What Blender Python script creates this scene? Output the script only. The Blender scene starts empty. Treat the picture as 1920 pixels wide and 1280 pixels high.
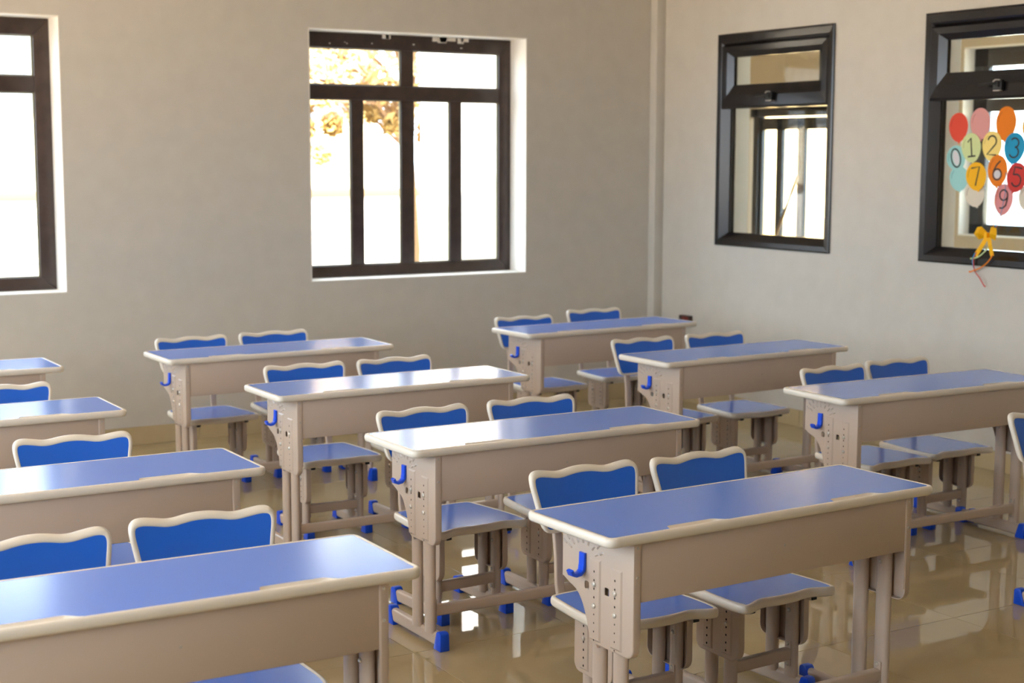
import bpy, bmesh, math, random
from mathutils import Vector, Matrix, geometry
random.seed(7)
sc = bpy.context.scene
C = sc.collection
PI = math.pi

# ------------------------------------------------------------------ camera
YAW, PITCH, ROLL = math.radians(31.321), math.radians(6.937), math.radians(0.1425)
d = Vector((math.sin(YAW)*math.cos(PITCH), math.cos(YAW)*math.cos(PITCH), -math.sin(PITCH)))
r = Vector((math.cos(YAW), -math.sin(YAW), 0)); u = r.cross(d)
r2 = math.cos(ROLL)*r + math.sin(ROLL)*u; u2 = -math.sin(ROLL)*r + math.cos(ROLL)*u
cam = bpy.data.cameras.new('camera'); camo = bpy.data.objects.new('camera', cam); C.objects.link(camo)
M = Matrix((r2, u2, -d)).transposed().to_4x4(); M.translation = Vector((0, 0, 1.665)); camo.matrix_world = M
cam.sensor_fit = 'HORIZONTAL'; cam.sensor_width = 36.0; cam.lens = 2874.9/1920*36; cam.clip_start = 0.05; cam.clip_end = 300
cam.dof.use_dof = True; cam.dof.focus_distance = 4.75; cam.dof.aperture_fstop = 4.0
sc.camera = camo

# ------------------------------------------------------------------ world, sun, exposure
w = bpy.data.worlds.new('sky'); sc.world = w; w.use_nodes = True
nt = w.node_tree; nt.nodes.clear()
bg = nt.nodes.new('ShaderNodeBackground'); wo = nt.nodes.new('ShaderNodeOutputWorld')
bg.inputs[0].default_value = (0.72, 0.86, 1.0, 1); bg.inputs[1].default_value = 4.2
nt.links.new(bg.outputs[0], wo.inputs[0])
sun = bpy.data.lights.new('sun', 'SUN'); sun.energy = 21.0; sun.angle = math.radians(1.0); sun.color = (1.0, 0.95, 0.88)
so = bpy.data.objects.new('sun', sun); C.objects.link(so)
so.rotation_euler = Vector((0.10, 1.0, -1.2)).to_track_quat('-Z', 'Y').to_euler()
sc.view_settings.view_transform = 'Standard'; sc.view_settings.look = 'None'
sc.view_settings.gamma = 1.0; sc.view_settings.use_curve_mapping = False
sc.view_settings.exposure = 1.3
sc.cycles.max_bounces = 12; sc.cycles.diffuse_bounces = 7; sc.cycles.transparent_max_bounces = 12
sc.cycles.sample_clamp_indirect = 8.0

# room dimensions
XL, XR, YB, YF, ZC = -1.7, 6.385, 8.57, -2.4, 3.15
WT = 0.24

def portal(name, loc, rot, sx, sy):                              # marks where daylight enters (sampling aid of the sky)
    l = bpy.data.lights.new(name, 'AREA'); l.shape = 'RECTANGLE'; l.size = sx; l.size_y = sy
    l.cycles.is_portal = True
    o = bpy.data.objects.new(name, l); C.objects.link(o); o.location = loc; o.rotation_euler = rot
LW = [(0.9, 3.1), (3.5, 5.7), (6.1, 8.3)]                       # openings in the left wall (y from, to)
LZ = (0.85, 2.85)
for i, (a, b) in enumerate(LW):
    portal('window_daylight', (XL-WT-0.02, (a+b)/2, sum(LZ)/2), (0, -PI/2, 0), LZ[1]-LZ[0], b-a)
BW = [(0.777, 2.313), (3.787, 5.323)]; BZ = (0.895, 2.416)
for a, b in BW:
    portal('window_daylight', ((a+b)/2, YB+WT+0.03, sum(BZ)/2), (-PI/2, 0, 0), b-a, BZ[1]-BZ[0])

# ------------------------------------------------------------------ materials
def lin(c):
    c = c/255.0
    return c/12.92 if c <= 0.04045 else ((c+0.055)/1.055)**2.4
def S(rr, g, b): return (lin(rr), lin(g), lin(b), 1)
def mat(name, col, rough=0.5, spec=0.5, metal=0.0, noise=None, bump=0.0, scale=40.0, coat=0.0):
    m = bpy.data.materials.new(name); m.use_nodes = True
    n = m.node_tree; b = n.nodes['Principled BSDF']
    b.inputs['Base Color'].default_value = col; b.inputs['Roughness'].default_value = rough
    b.inputs['Specular IOR Level'].default_value = spec; b.inputs['Metallic'].default_value = metal
    b.inputs['Coat Weight'].default_value = coat; b.inputs['Coat Roughness'].default_value = 0.08
    if noise or bump:
        tc = n.nodes.new('ShaderNodeTexCoord'); tx = n.nodes.new('ShaderNodeTexNoise')
        tx.inputs['Scale'].default_value = scale; tx.inputs['Detail'].default_value = 6
        n.links.new(tc.outputs['Object'], tx.inputs['Vector'])
        if noise:
            rp = n.nodes.new('ShaderNodeValToRGB')
            rp.color_ramp.elements[0].position = 0.3; rp.color_ramp.elements[1].position = 0.7
            rp.color_ramp.elements[0].color = noise[0]; rp.color_ramp.elements[1].color = noise[1]
            n.links.new(tx.outputs['Fac'], rp.inputs['Fac']); n.links.new(rp.outputs['Color'], b.inputs['Base Color'])
        if bump:
            bp = n.nodes.new('ShaderNodeBump'); bp.inputs['Strength'].default_value = bump; bp.inputs['Distance'].default_value = 0.002
            n.links.new(tx.outputs['Fac'], bp.inputs['Height']); n.links.new(bp.outputs['Normal'], b.inputs['Normal'])
    return m
def glass(name, tint=(1, 1, 1, 1), ior=1.45):
    m = bpy.data.materials.new(name); m.use_nodes = True; n = m.node_tree; n.nodes.clear()
    o = n.nodes.new('ShaderNodeOutputMaterial'); mx = n.nodes.new('ShaderNodeMixShader')
    t = n.nodes.new('ShaderNodeBsdfTransparent'); g = n.nodes.new('ShaderNodeBsdfGlossy'); f = n.nodes.new('ShaderNodeFresnel')
    t.inputs[0].default_value = tint; g.inputs['Roughness'].default_value = 0.0; 
    ge = n.nodes.new('ShaderNodeNewGeometry'); mp = n.nodes.new('ShaderNodeMapRange')     # same reflectance from both faces of the pane
    mp.inputs['To Min'].default_value = ior; mp.inputs['To Max'].default_value = 1/ior
    n.links.new(ge.outputs['Backfacing'], mp.inputs['Value']); n.links.new(mp.outputs[0], f.inputs[0])
    n.links.new(f.outputs[0], mx.inputs[0]); n.links.new(t.outputs[0], mx.inputs[1]); n.links.new(g.outputs[0], mx.inputs[2])
    n.links.new(mx.outputs[0], o.inputs[0]); return m

MW = mat('wall_paint', S(205, 199, 188), 0.65, 0.3, noise=(S(203, 197, 186), S(208, 202, 191)), bump=0.08, scale=9)
MREV = mat('reveal_paint', S(238, 232, 222), 0.6, 0.3)
MCEIL = mat('ceiling_paint', S(235, 232, 226), 0.8, 0.2)
MTILE = mat('floor_tile', S(176, 158, 120), 0.025, 0.55, noise=(S(172, 152, 113), S(182, 165, 128)), scale=2.3)
MGROUT = mat('grout', S(120, 102, 74), 0.7)
MBASE = mat('skirting_tile', S(196, 176, 136), 0.18, 0.5, noise=(S(190, 168, 126), S(200, 182, 146)), scale=3.0)
MBLUE = mat('blue_laminate', S(86, 134, 232), 0.20, 0.75)
MBLUE2 = mat('blue_board', S(34, 104, 214), 0.30, 0.5)
MCREAM = mat('cream_edging', S(226, 217, 202), 0.30, 0.5)
MMET = mat('beige_enamel', S(194, 175, 158), 0.30, 0.5)
MCAP = mat('blue_plastic', S(10, 80, 225), 0.30, 0.5)
MHOLE = mat('hole_shade', S(38, 30, 26), 0.9, 0.1)  # dark colour paints the shade inside the small adjustment holes
MBOLT = mat('zinc_bolt', S(212, 204, 192), 0.18, 0.8, metal=0.25)
MPLUG = mat('black_plug', S(14, 13, 13), 0.5)
MFRM = mat('hazed_brown_aluminium', S(62, 49, 43), 0.35, 0.5, noise=(S(56, 44, 39), S(72, 58, 52)), scale=14)  # dark brown, lightened so the base colour carries the window haze
MFRM2 = mat('black_aluminium', S(26, 22, 22), 0.20, 0.5)
MSEAL = mat('window_seal', S(120, 116, 84), 0.6)
MGL = glass('window_glass'); MGL2 = glass('partition_glass', (0.96, 0.98, 0.97, 1))

# ------------------------------------------------------------------ mesh helpers
class MB:
    def __init__(self): self.v = []; self.f = []
    def add(self, vs, fs):
        o = len(self.v); self.v += [tuple(x) for x in vs]; self.f += [tuple(i+o for i in f) for f in fs]; return self
    def box(self, a, b):
        x0, y0, z0 = a; x1, y1, z1 = b
        return self.add([(x0,y0,z0),(x1,y0,z0),(x1,y1,z0),(x0,y1,z0),(x0,y0,z1),(x1,y0,z1),(x1,y1,z1),(x0,y1,z1)],
                        [(0,3,2,1),(4,5,6,7),(0,1,5,4),(1,2,6,5),(2,3,7,6),(3,0,4,7)])
    def prism(self, pts, axis, a, b):
        """polygon of 2-D points extruded along an axis: x -> (y,z), y -> (x,z), z -> (x,y)"""
        def P(p, t): return {'x': (t, p[0], p[1]), 'y': (p[0], t, p[1]), 'z': (p[0], p[1], t)}[axis]
        n = len(pts)
        return self.add([P(p, a) for p in pts]+[P(p, b) for p in pts],
                        [tuple(range(n-1, -1, -1)), tuple(range(n, 2*n))]+[(i, (i+1) % n, n+(i+1) % n, n+i) for i in range(n)])
    def tube(self, path, sec, side=Vector((1, 0, 0)), cap=True):
        """section (a along side, b across) swept along a path"""
        path = [Vector(p) for p in path]; n = len(sec); o = []
        for i, p in enumerate(path):
            t = (path[min(i+1, len(path)-1)]-path[max(i-1, 0)]).normalized()
            s = (side-t*side.dot(t)).normalized(); c = t.cross(s)
            o += [p+s*q[0]+c*q[1] for q in sec]
        fs = [(i*n+j, i*n+(j+1) % n, (i+1)*n+(j+1) % n, (i+1)*n+j) for i in range(len(path)-1) for j in range(n)]
        if cap: fs += [tuple(range(n-1, -1, -1)), tuple((len(path)-1)*n+j for j in range(n))]
        return self.add(o, fs)
    def ring(self, outline, sec, P):
        """closed outline (2-D, counter-clockwise); section points (inset, height); P maps (u, v, h) to 3-D"""
        n = len(outline); m = len(sec); nr = normals(outline); vs = []
        for i in range(n):
            for q in sec:
                vs.append(P(outline[i][0]-nr[i][0]*q[0], outline[i][1]-nr[i][1]*q[0], q[1]))
        fs = [(i*m+j, i*m+j+1, ((i+1) % n)*m+j+1, ((i+1) % n)*m+j) for i in range(n) for j in range(m-1)]
        return self.add(vs, fs)
    def mesh(self, name, mt, bevel=0.0, seg=2, smooth=True, angle=35):
        me = bpy.data.meshes.new(name)
        bm = bmesh.new(); vs = [bm.verts.new(p) for p in self.v]
        for f in self.f:
            try: bm.faces.new([vs[i] for i in f])
            except ValueError: pass
        bmesh.ops.recalc_face_normals(bm, faces=bm.faces)
        if bevel:
            ed = [e for e in bm.edges if len(e.link_faces) == 2 and e.calc_face_angle(0) > math.radians(30)]
            bmesh.ops.bevel(bm, geom=ed, offset=bevel, segments=seg, profile=0.5, affect='EDGES', clamp_overlap=True)
        for e in bm.edges:
            if len(e.link_faces) == 2 and e.calc_face_angle(0) > math.radians(angle): e.smooth = False
        for f in bm.faces: f.smooth = smooth
        bm.to_mesh(me); bm.free(); me.materials.append(mt); return me
    def build(self, name, mt, parent=None, bevel=0.0, seg=2, smooth=True, angle=35, loc=None):
        return link(name, self.mesh(name, mt, bevel, seg, smooth, angle), parent, loc)
def link(name, data, parent=None, loc=None, rot=None):
    o = bpy.data.objects.new(name, data); C.objects.link(o)
    if parent: o.parent = parent
    if loc: o.location = loc
    if rot: o.rotation_euler = rot
    return o
def normals(o):
    n = len(o); out = []
    for i in range(n):
        a, b = o[i-1], o[(i+1) % n]; tx, ty = b[0]-a[0], b[1]-a[1]; l = math.hypot(tx, ty) or 1
        out.append((ty/l, -tx/l))
    return out
def tag(o, label=None, cat=None, group=None, kind=None):
    if label: o['label'] = label
    if cat: o['category'] = cat
    if group: o['group'] = group
    if kind: o['kind'] = kind
    return o
def thing(name, label, cat, loc=(0, 0, 0), rz=0, group=None):
    o = link(name, None, None, loc, (0, 0, rz)); o.empty_display_size = 0.1
    return tag(o, label, cat, group)
def struct(o): o['kind'] = 'structure'; return o
def copy_tree(o, parent=None):
    c = o.copy(); C.objects.link(c); c.parent = parent
    for ch in list(o.children): copy_tree(ch, c)
    return c
def ell(a, b, n=16): return [(a*math.cos(2*PI*i/n), b*math.sin(2*PI*i/n)) for i in range(n)]
def rrect(a, b, rad, n=4):
    o = []
    for cx, cy, s in ((a-rad, b-rad, 0), (-a+rad, b-rad, 1), (-a+rad, -b+rad, 2), (a-rad, -b+rad, 3)):
        for i in range(n+1):
            t = PI/2*(s+i/n); o.append((cx+rad*math.cos(t), cy+rad*math.sin(t)))
    return o
def catmull(P, n=6):
    o = []; m = len(P)
    for i in range(m):
        p0, p1, p2, p3 = P[i-1], P[i], P[(i+1) % m], P[(i+2) % m]
        for k in range(n):
            t = k/n
            o.append(tuple(0.5*((2*p1[j])+(-p0[j]+p2[j])*t+(2*p0[j]-5*p1[j]+4*p2[j]-p3[j])*t*t+(-p0[j]+3*p1[j]-3*p2[j]+p3[j])*t**3) for j in (0, 1)))
    return o
def holed(outline, holes):
    """flat sheet with holes: returns 2-D verts and triangles"""
    vs = [Vector(p) for p in outline]; lo = [list(range(len(outline)))]
    for h in holes:
        k = len(vs); vs += [Vector(p) for p in h]; lo.append(list(range(k, k+len(h))))
    res = geometry.delaunay_2d_cdt(vs, [], lo, 1, 1e-6)
    V, F = res[0], res[2]
    def inside(p, poly):
        c = False
        for i in range(len(poly)):
            a, b = poly[i-1], poly[i]
            if (a[1] > p[1]) != (b[1] > p[1]) and p[0] < (b[0]-a[0])*(p[1]-a[1])/(b[1]-a[1])+a[0]: c = not c
        return c
    F2 = []
    for f in F:
        g = [sum(V[i][j] for i in f)/len(f) for j in (0, 1)]
        if not any(inside(g, h) for h in holes): F2.append(tuple(f))
    return [tuple(v) for v in V], F2

# ------------------------------------------------------------------ the room
def wall_x(name, y0, y1, x0, x1, z0, z1, ops, m=MW):
    """wall along X with rectangular openings (xa, xb, za, zb)"""
    b = MB(); xs = sorted({x0, x1, *[q for o in ops for q in o[:2]]})
    for a, c in zip(xs, xs[1:]):
        op = [o for o in ops if o[0] <= a and o[1] >= c]
        if not op: b.box((a, y0, z0), (c, y1, z1))
        else:
            if op[0][2] > z0: b.box((a, y0, z0), (c, y1, op[0][2]))
            b.box((a, y0, op[0][3]), (c, y1, z1))
    return struct(b.build(name, m, smooth=False))
def wall_y(name, x0, x1, y0, y1, z0, z1, ops, m=MW):
    b = MB(); ys = sorted({y0, y1, *[q for o in ops for q in o[:2]]})
    for a, c in zip(ys, ys[1:]):
        op = [o for o in ops if o[0] <= a and o[1] >= c]
        if not op: b.box((x0, a, z0), (x1, c, z1))
        else:
            if op[0][2] > z0: b.box((x0, a, z0), (x1, c, op[0][2]))
            b.box((x0, a, op[0][3]), (x1, c, z1))
    return struct(b.build(name, m, smooth=False))
RWIN = [(6.84, 7.922), (5.043, 6.125)]; RZ = (1.083, 2.437)
XO = 8.6                                                       # far wall of the corridor beyond the partition
floor = struct(MB().box((XL-WT, YF-WT, -0.2), (XR+WT, YB+WT, -0.006)).build('floor', MGROUT, smooth=False))
struct(MB().box((XL-WT, YF-WT, ZC), (XO+0.22, YB+WT, ZC+0.2)).build('ceiling', MCEIL, smooth=False))
wall_x('wall_back', YB, YB+WT, XL-WT, XR+WT, -0.2, ZC, [(a, b, *BZ) for a, b in BW])
wall_x('wall_front', YF-WT, YF, XL-WT, XR+WT, -0.2, ZC, [])
wall_y('wall_left', XL-WT, XL, YF, YB, -0.2, ZC, [(a, b, *LZ) for a, b in LW])
wall_y('wall_right', XR, XR+WT, YF, YB, -0.2, ZC, [(a+0.03, b-0.03, RZ[0]+0.03, RZ[1]-0.03) for a, b in RWIN])
bo_ = struct(link('trim_5', None, None, (2.6, YF+0.01, 0.9)))          # unseen dark panel, added on the front wall to cut bounced light
MB().box((-2.0, 0.0, 0), (2.0, 0.03, 1.4)).build('absorber_panel', mat('absorber_green', S(38, 66, 54), 0.5), bo_, bevel=0.004)
MB().box((-2.05, 0.0, -0.08), (2.05, 0.09, 0.0)).build('absorber_ledge', MCREAM, bo_, bevel=0.004)
# boxed-in pipe in the corner
struct(MB().box((6.312, 8.497, 0), (XR, YB, ZC)).build('trim_1', MW, bevel=0.003))
# white reveals of the two outside windows
for k, (a, b) in enumerate(BW):
    o = MB()
    t = 0.006
    o.box((a, YB-0.001, BZ[0]), (a+t, YB+WT, BZ[1])); o.box((b-t, YB-0.001, BZ[0]), (b, YB+WT, BZ[1]))
    o.box((a, YB-0.001, BZ[0]), (b, YB+WT, BZ[0]+t)); o.box((a, YB-0.001, BZ[1]-t), (b, YB+WT, BZ[1]))
    struct(o.build('trim_%d' % (k+2), MREV, smooth=False))
# floor tiles, one object each
PX, PY = 0.6225, 0.655
tile = MB().box((0.001, 0.001, -0.006), (PX-0.001, PY-0.001, 0)).mesh('floor_tile', MTILE, bevel=0.0006, seg=1)
x = 2.32-PX*7
while x < XR-0.02:
    y = 3.786-PY*10
    while y < YB-0.02:
        if x > XL-PX and y > YF-PY: link('tile', tile, floor, (x, y, 0))
        y += PY
    x += PX
# skirting tiles
BH = 0.105
bb = struct(MB().box((XL, YB-0.006, 0), (6.312, YB, BH-0.003)).build('baseboard_back', MGROUT, smooth=False))
st = MB().box((0.001, -0.012, 0.0), (PX-0.001, -0.004, BH)).mesh('skirting_tile', MBASE, bevel=0.001, seg=1)
k = -7
while 3.055+k*PX < 6.312-PX*0.9:
    link('tile', st, bb, (3.055+k*PX, YB, 0)); k += 1
last = 3.055+k*PX
MB().box((last, -0.012, 0), (6.311, -0.004, BH)).build('tile', MBASE, bb, bevel=0.001, seg=1, loc=(0, YB, 0))
br = struct(MB().box((XR-0.006, YF, 0), (XR, 8.497, BH-0.003)).build('baseboard_right', MGROUT, smooth=False))
st2 = MB().box((-0.012, 0.001, 0.0), (-0.004, PY-0.001, BH)).mesh('skirting_tile', MBASE, bevel=0.001, seg=1)
for k in range(-14, 3):
    if 7.06+k*PY+PY < 8.497: link('tile', st2, br, (XR, 7.06+k*PY, 0))
MB().box((-0.012, 7.06+2*PY+0.001, 0), (-0.004, 8.497, BH)).build('tile', MBASE, br, bevel=0.001, seg=1, loc=(XR, 0, 0))
struct(MB().box((XL, YF, 0), (XL+0.012, YB-0.012, BH)).build('baseboard_left', MBASE, bevel=0.001))

# outside windows in the back wall: dark aluminium frames, six panes each
def bars(rects, y0, y1):
    b = MB()
    for (a, c, e, f) in rects: b.box((a, y0, e), (c, y1, f))
    return b
def outer_window(n, xa):
    W = 1.536; o = link('window_%d' % n, None, None, (xa, YB+0.195, 0)); struct(o)
    z0, z1 = BZ; y0, y1 = 0.0, 0.045
    fr = MB()
    fr.prism([(0, z0), (0.095, z0+0.078), (0.095, z1-0.098), (0, z1)], 'y', y0, y1)
    fr.prism([(W, z0), (W, z1), (W-0.095, z1-0.098), (W-0.095, z0+0.078)], 'y', y0, y1)
    fr.prism([(0, z0), (W, z0), (W-0.095, z0+0.078), (0.095, z0+0.078)], 'y', y0, y1)
    fr.prism([(0, z1), (0.095, z1-0.098), (W-0.095, z1-0.098), (W, z1)], 'y', y0, y1)
    fr.build('frame', MFRM, o, bevel=0.004)
    bars([(0.095, W-0.095, 2.005, 2.092)], y0+0.002, y1-0.002).build('transom', MFRM, o, bevel=0.004)
    bars([(0.722, 0.808, 2.092, z1-0.098)], y0+0.004, y1-0.004).build('mullion', MFRM, o, bevel=0.004)
    for a, c in ((0.372, 0.455), (0.722, 0.812), (1.076, 1.160)):
        bars([(a, c, z0+0.078, 2.005)], y0+0.004, y1-0.004).build('mullion', MFRM, o, bevel=0.004)
    P = [(0.095, 0.722, 2.092, z1-0.098), (0.808, W-0.095, 2.092, z1-0.098)] + \
        [(a, c, z0+0.078, 2.005) for a, c in ((0.095, 0.372), (0.455, 0.722), (0.812, 1.076), (1.160, W-0.095))]
    for a, c, e, f in P:
        g = bars([(a, c, e, f)], 0.027, 0.031).build('pane', MGL, o, smooth=False)
        s = 0.007
        bars([(a, a+s, e, f), (c-s, c, e, f), (a+s, c-s, e, e+s), (a+s, c-s, f-s, f)], 0.014, 0.027).build('seal', MSEAL, g, smooth=False)
    # remains of white plaster and putty on the upper rail
    pl = MB()
    for i in range(9):
        px = 0.5+0.75*random.random(); pl.box((px, -0.0012, z1-0.022-0.02*random.random()), (px+0.02+0.05*random.random(), 0.0, z1-0.006))
    for i in range(7):
        px = 0.2+1.1*random.random(); q = 0.006+0.008*random.random(); pz = z1-0.08+0.02*random.random()
        pl.box((px, -0.001, pz), (px+q, 0.0, pz+q*0.7))
    pl.build('plaster_smear', MREV, o, smooth=False)
    return o
outer_window(1, BW[0][0]); outer_window(2, BW[1][0])
# large left-hand windows (behind the camera's view): frame and mullions
for n, (a, b) in enumerate(LW):
    m = MB(); z0, z1 = LZ; xa, xb = XL-0.2, XL-0.15; t = 0.06
    m.box((xa, a, z0), (xb, a+t, z1)); m.box((xa, b-t, z0), (xb, b, z1)); m.box((xa, a, z0), (xb, b, z0+t)); m.box((xa, a, z1-t), (xb, b, z1))
    m.box((xa, (a+b)/2-t/2, z0), (xb, (a+b)/2+t/2, z1)); m.box((xa, a, 2.1), (xb, b, 2.16))
    struct(m.build('window_%d' % (n+5), MFRM, smooth=False))

# partition windows in the right wall: wide bevelled black frames, top-hung sash with handle, fixed lower pane
def mring(b, Y0, Y1, Z0, Z1, wl, wr, wb, wt, prof):
    """mitred rectangular ring; prof = (fraction of the side width, x)"""
    lo = []
    for f, xx in prof:
        lo.append([(xx, Y0+wl*f, Z0+wb*f), (xx, Y1-wr*f, Z0+wb*f), (xx, Y1-wr*f, Z1-wt*f), (xx, Y0+wl*f, Z1-wt*f)])
    vs = [p for l in lo for p in l]; fs = []
    for k in range(len(lo)-1):
        for i in range(4): fs.append((k*4+i, k*4+(i+1) % 4, (k+1)*4+(i+1) % 4, (k+1)*4+i))
    return b.add(vs, fs)
def part_window(n, Y0, Y1):
    o = link('window_%d' % n, None, None, (XR, 0, 0)); struct(o)
    Z0, Z1 = RZ
    b = MB(); mring(b, Y0, Y1, Z0, Z1, 0.092, 0.092, 0.085, 0.115, [(0, 0.001), (0, -0.010), (0.10, -0.016), (0.45, -0.012), (1.0, 0.030), (1.0, 0.075)])
    b.build('frame', MFRM2, o, smooth=False)
    ya, yb = Y0+0.088, Y1-0.088
    # top-hung sash: broad lower rail, narrow stiles
    b = MB(); mring(b, Y0+0.045, Y1-0.045, 1.962, Z1-0.075, 0.10, 0.10, 0.150, 0.075, [(0, 0.03), (0, -0.008), (0.10, -0.018), (0.55, -0.014), (1.0, 0.010), (1.0, 0.036)])
    sash = b.build('sash', MFRM2, o, smooth=False)
    MB().box((0.030, Y0+0.14, 2.108), (0.034, Y1-0.14, Z1-0.145)).build('pane', MGL2, sash, smooth=False)
    p = MB().box((0.050, ya-0.01, Z0+0.08), (0.055, yb+0.01, 1.985)).build('pane', MGL2, o, smooth=False)
    q = MB(); s = 0.006
    q.box((0.038, ya, Z0+0.082), (0.05, ya+s, 1.97)); q.box((0.038, yb-s, Z0+0.082), (0.05, yb, 1.97))
    q.build('seal', MPLUG, p, smooth=False)
    yc = (Y0+Y1)/2; zc = 2.035
    h = MB(); h.box((-0.040, yc-0.028, zc-0.030), (-0.020, yc+0.030, zc+0.024)); h.box((-0.052, yc-0.014, zc-0.014), (-0.036, yc+0.016, zc+0.014))
    h.tube([(-0.050, yc, zc+0.004), (-0.056, yc+0.03, zc+0.004), (-0.060, yc+0.112, zc-0.002)], ell(0.006, 0.008, 8), Vector((0, 0, 1)))
    hh = h.build('handle', MPLUG, sash, bevel=0.002)
    e = MB().tube([(-0.053, yc-0.026, zc+0.022), (-0.053, yc+0.002, zc+0.024), (-0.053, yc+0.018, zc+0.014)], ell(0.003, 0.003, 6), Vector((1, 0, 0)))
    e.box((-0.044, yc-0.02, zc-0.034), (-0.022, yc+0.024, zc-0.030))
    e.build('handle_trim', MBOLT, sash)
    return o
part_window(3, *RWIN[0]); part_window(4, *RWIN[1])

# ------------------------------------------------------------------ school desk
PB = MB()
def desk_top(root):
    L, Wd, T, ZT = 1.2, 0.393, 0.027, 0.70
    out = rrect(L/2, Wd/2, 0.030, 6)
    sec = [(0.0165, 0.6990), (0.0150, 0.7002), (0.0085, 0.7004), (0.0035, 0.6985), (0.0006, 0.6935), (0, 0.6885), (0.0004, 0.683), (0.0022, 0.678), (0.006, 0.6745), (0.018, 0.6735)]
    # blue laminate with two notches for the pen grooves along the front edge
    inn = rrect(L/2-0.0155, Wd/2-0.0155, 0.016, 4)
    y0 = -Wd/2+0.0155
    G = [(-0.395, -0.195), (0.195, 0.395)]
    def gy(x, a, b):                                           # inner border of a groove
        if x <= a or x >= b: return y0
        l = min(1, (x-a)/0.012); rr = min(1, (b-x)/0.040)
        l = l*l*(3-2*l); rr = rr*rr*(3-2*rr)
        return y0+0.026*min(l, rr)
    top = [p for p in inn if not (p[1] < y0+1e-4)]
    i0 = next(i for i in range(len(inn)) if inn[i][1] < y0+1e-4 and inn[i-1][1] >= y0+1e-4)
    seq = inn[i0:]+inn[:i0]                                     # starts at the lower left corner, runs to the right
    front = [seq[0]]
    xs = []
    for a, b in G: xs += [a]+[a+0.012*k/4 for k in range(1, 5)]+[b-0.040+0.040*k/6 for k in range(0, 6)]+[b]
    for xx in xs:
        a, b = min(G, key=lambda g: abs((g[0]+g[1])/2-xx)); front.append((xx, gy(xx, a, b)))
    poly = front+seq[1:]
    b = MB(); n = len(poly)
    V, F = holed(poly, [])
    b.add([(p[0], p[1], 0.6996) for p in V], F)
    b.add([(p[0], p[1], 0.6745) for p in rrect(L/2-0.016, Wd/2-0.016, 0.016, 4)], [tuple(range(20))])
    t = b.build('tabletop', MBLUE, root, smooth=False)
    e = MB().ring(out, sec, lambda a, c, h: (a, c, h)); e.build('edging', MCREAM, t, angle=60)
    for a, c in G:
        g = MB(); nx = 22; nv = 6; vs = []
        for i in range(nx+1):
            s = i/nx; xx = a+(c-a)*(s**1.0); yi = gy(xx, a, c)
            for j in range(nv+1):
                v = j/nv; dep = 0.0075*math.sin(PI*v)**1.2*min(1, (yi-y0)/0.026)
                vs.append((xx, y0+(yi-y0)*v, 0.6998-dep+(0.0008 if j == nv else 0)))
        g.add(vs, [(i*(nv+1)+j, (i+1)*(nv+1)+j, (i+1)*(nv+1)+j+1, i*(nv+1)+j+1) for i in range(nx) for j in range(nv)])
        g.build('pen_groove', MCREAM, t, angle=70)
def arc(cx, cy, rad, a0, a1, n=5): return [(cx+rad*math.cos(math.radians(a0+(a1-a0)*i/n)), cy+rad*math.sin(math.radians(a0+(a1-a0)*i/n))) for i in range(n+1)]
CUT = catmull([(-0.02, 0.3685), (0.000, 0.374), (0.012, 0.396), (0.024, 0.432), (0.042, 0.468), (0.066, 0.494), (0.098, 0.508), (0.134, 0.513)], 4)[:28]
PLATE = [(-0.180, 0.674)]+[(-0.180, 0.395)]+arc(-0.152, 0.395, 0.028, 180, 270, 6)[1:]+CUT+[(0.135, 0.513), (0.135, 0.674)]
def sheet(root, name, outline, xo, s, depth, holes=(), mt=MMET, rad=0.004):
    """pressed sheet-metal plate at x = xo, edges folded inwards (towards -s)"""
    V, F = holed(outline, list(holes))
    b = MB(); b.add([(xo, p[0], p[1]) for p in V], F)
    n = len(outline)
    nr = normals(outline)
    sg = 1 if sum(outline[i-1][0]*outline[i][1]-outline[i][0]*outline[i-1][1] for i in range(n)) > 0 else -1
    def O(p, i, q): return (p[0]+sg*nr[i][0]*q, p[1]+sg*nr[i][1]*q)
    rings = [(0, xo), (rad*0.7, xo-s*rad*0.3), (rad, xo-s*rad), (rad, xo-s*depth), (rad-0.0022, xo-s*depth), (rad-0.0022, xo-s*rad*1.2)]
    vs = [(xx, *O(outline[i], i, q)) for q, xx in rings for i in range(n)]
    b.add(vs, [(k*n+i, k*n+(i+1) % n, (k+1)*n+(i+1) % n, (k+1)*n+i) for k in range(len(rings)-1) for i in range(n)])
    bi = [(xo-s*0.0022, p[0], p[1]) for p in V]; b.add(bi, [f[::-1] for f in F])
    o = b.build(name, mt, root, angle=40)
    return o
def dome(b, c, rad, h, s, n=10):
    x0, y0, z0 = c; vs = []; 
    for k, (q, t) in enumerate(((1.0, 0), (0.95, 0.5), (0.6, 0.9))):
        vs += [(x0+s*h*t, y0+rad*q*math.cos(2*PI*i/n), z0+rad*q*math.sin(2*PI*i/n)) for i in range(n)]
    vs.append((x0+s*h, y0, z0))
    fs = [(k*n+i, k*n+(i+1) % n, (k+1)*n+(i+1) % n, (k+1)*n+i) for k in range(2) for i in range(n)]+[(2*n+i, 2*n+(i+1) % n, 3*n) for i in range(n)]
    return b.add(vs, fs)
def disc(b, c, rad, s, n=8):
    return b.add([(c[0], c[1]+rad*math.cos(2*PI*i/n), c[2]+rad*1.25*math.sin(2*PI*i/n)) for i in range(n)], [tuple(range(n))])
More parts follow.
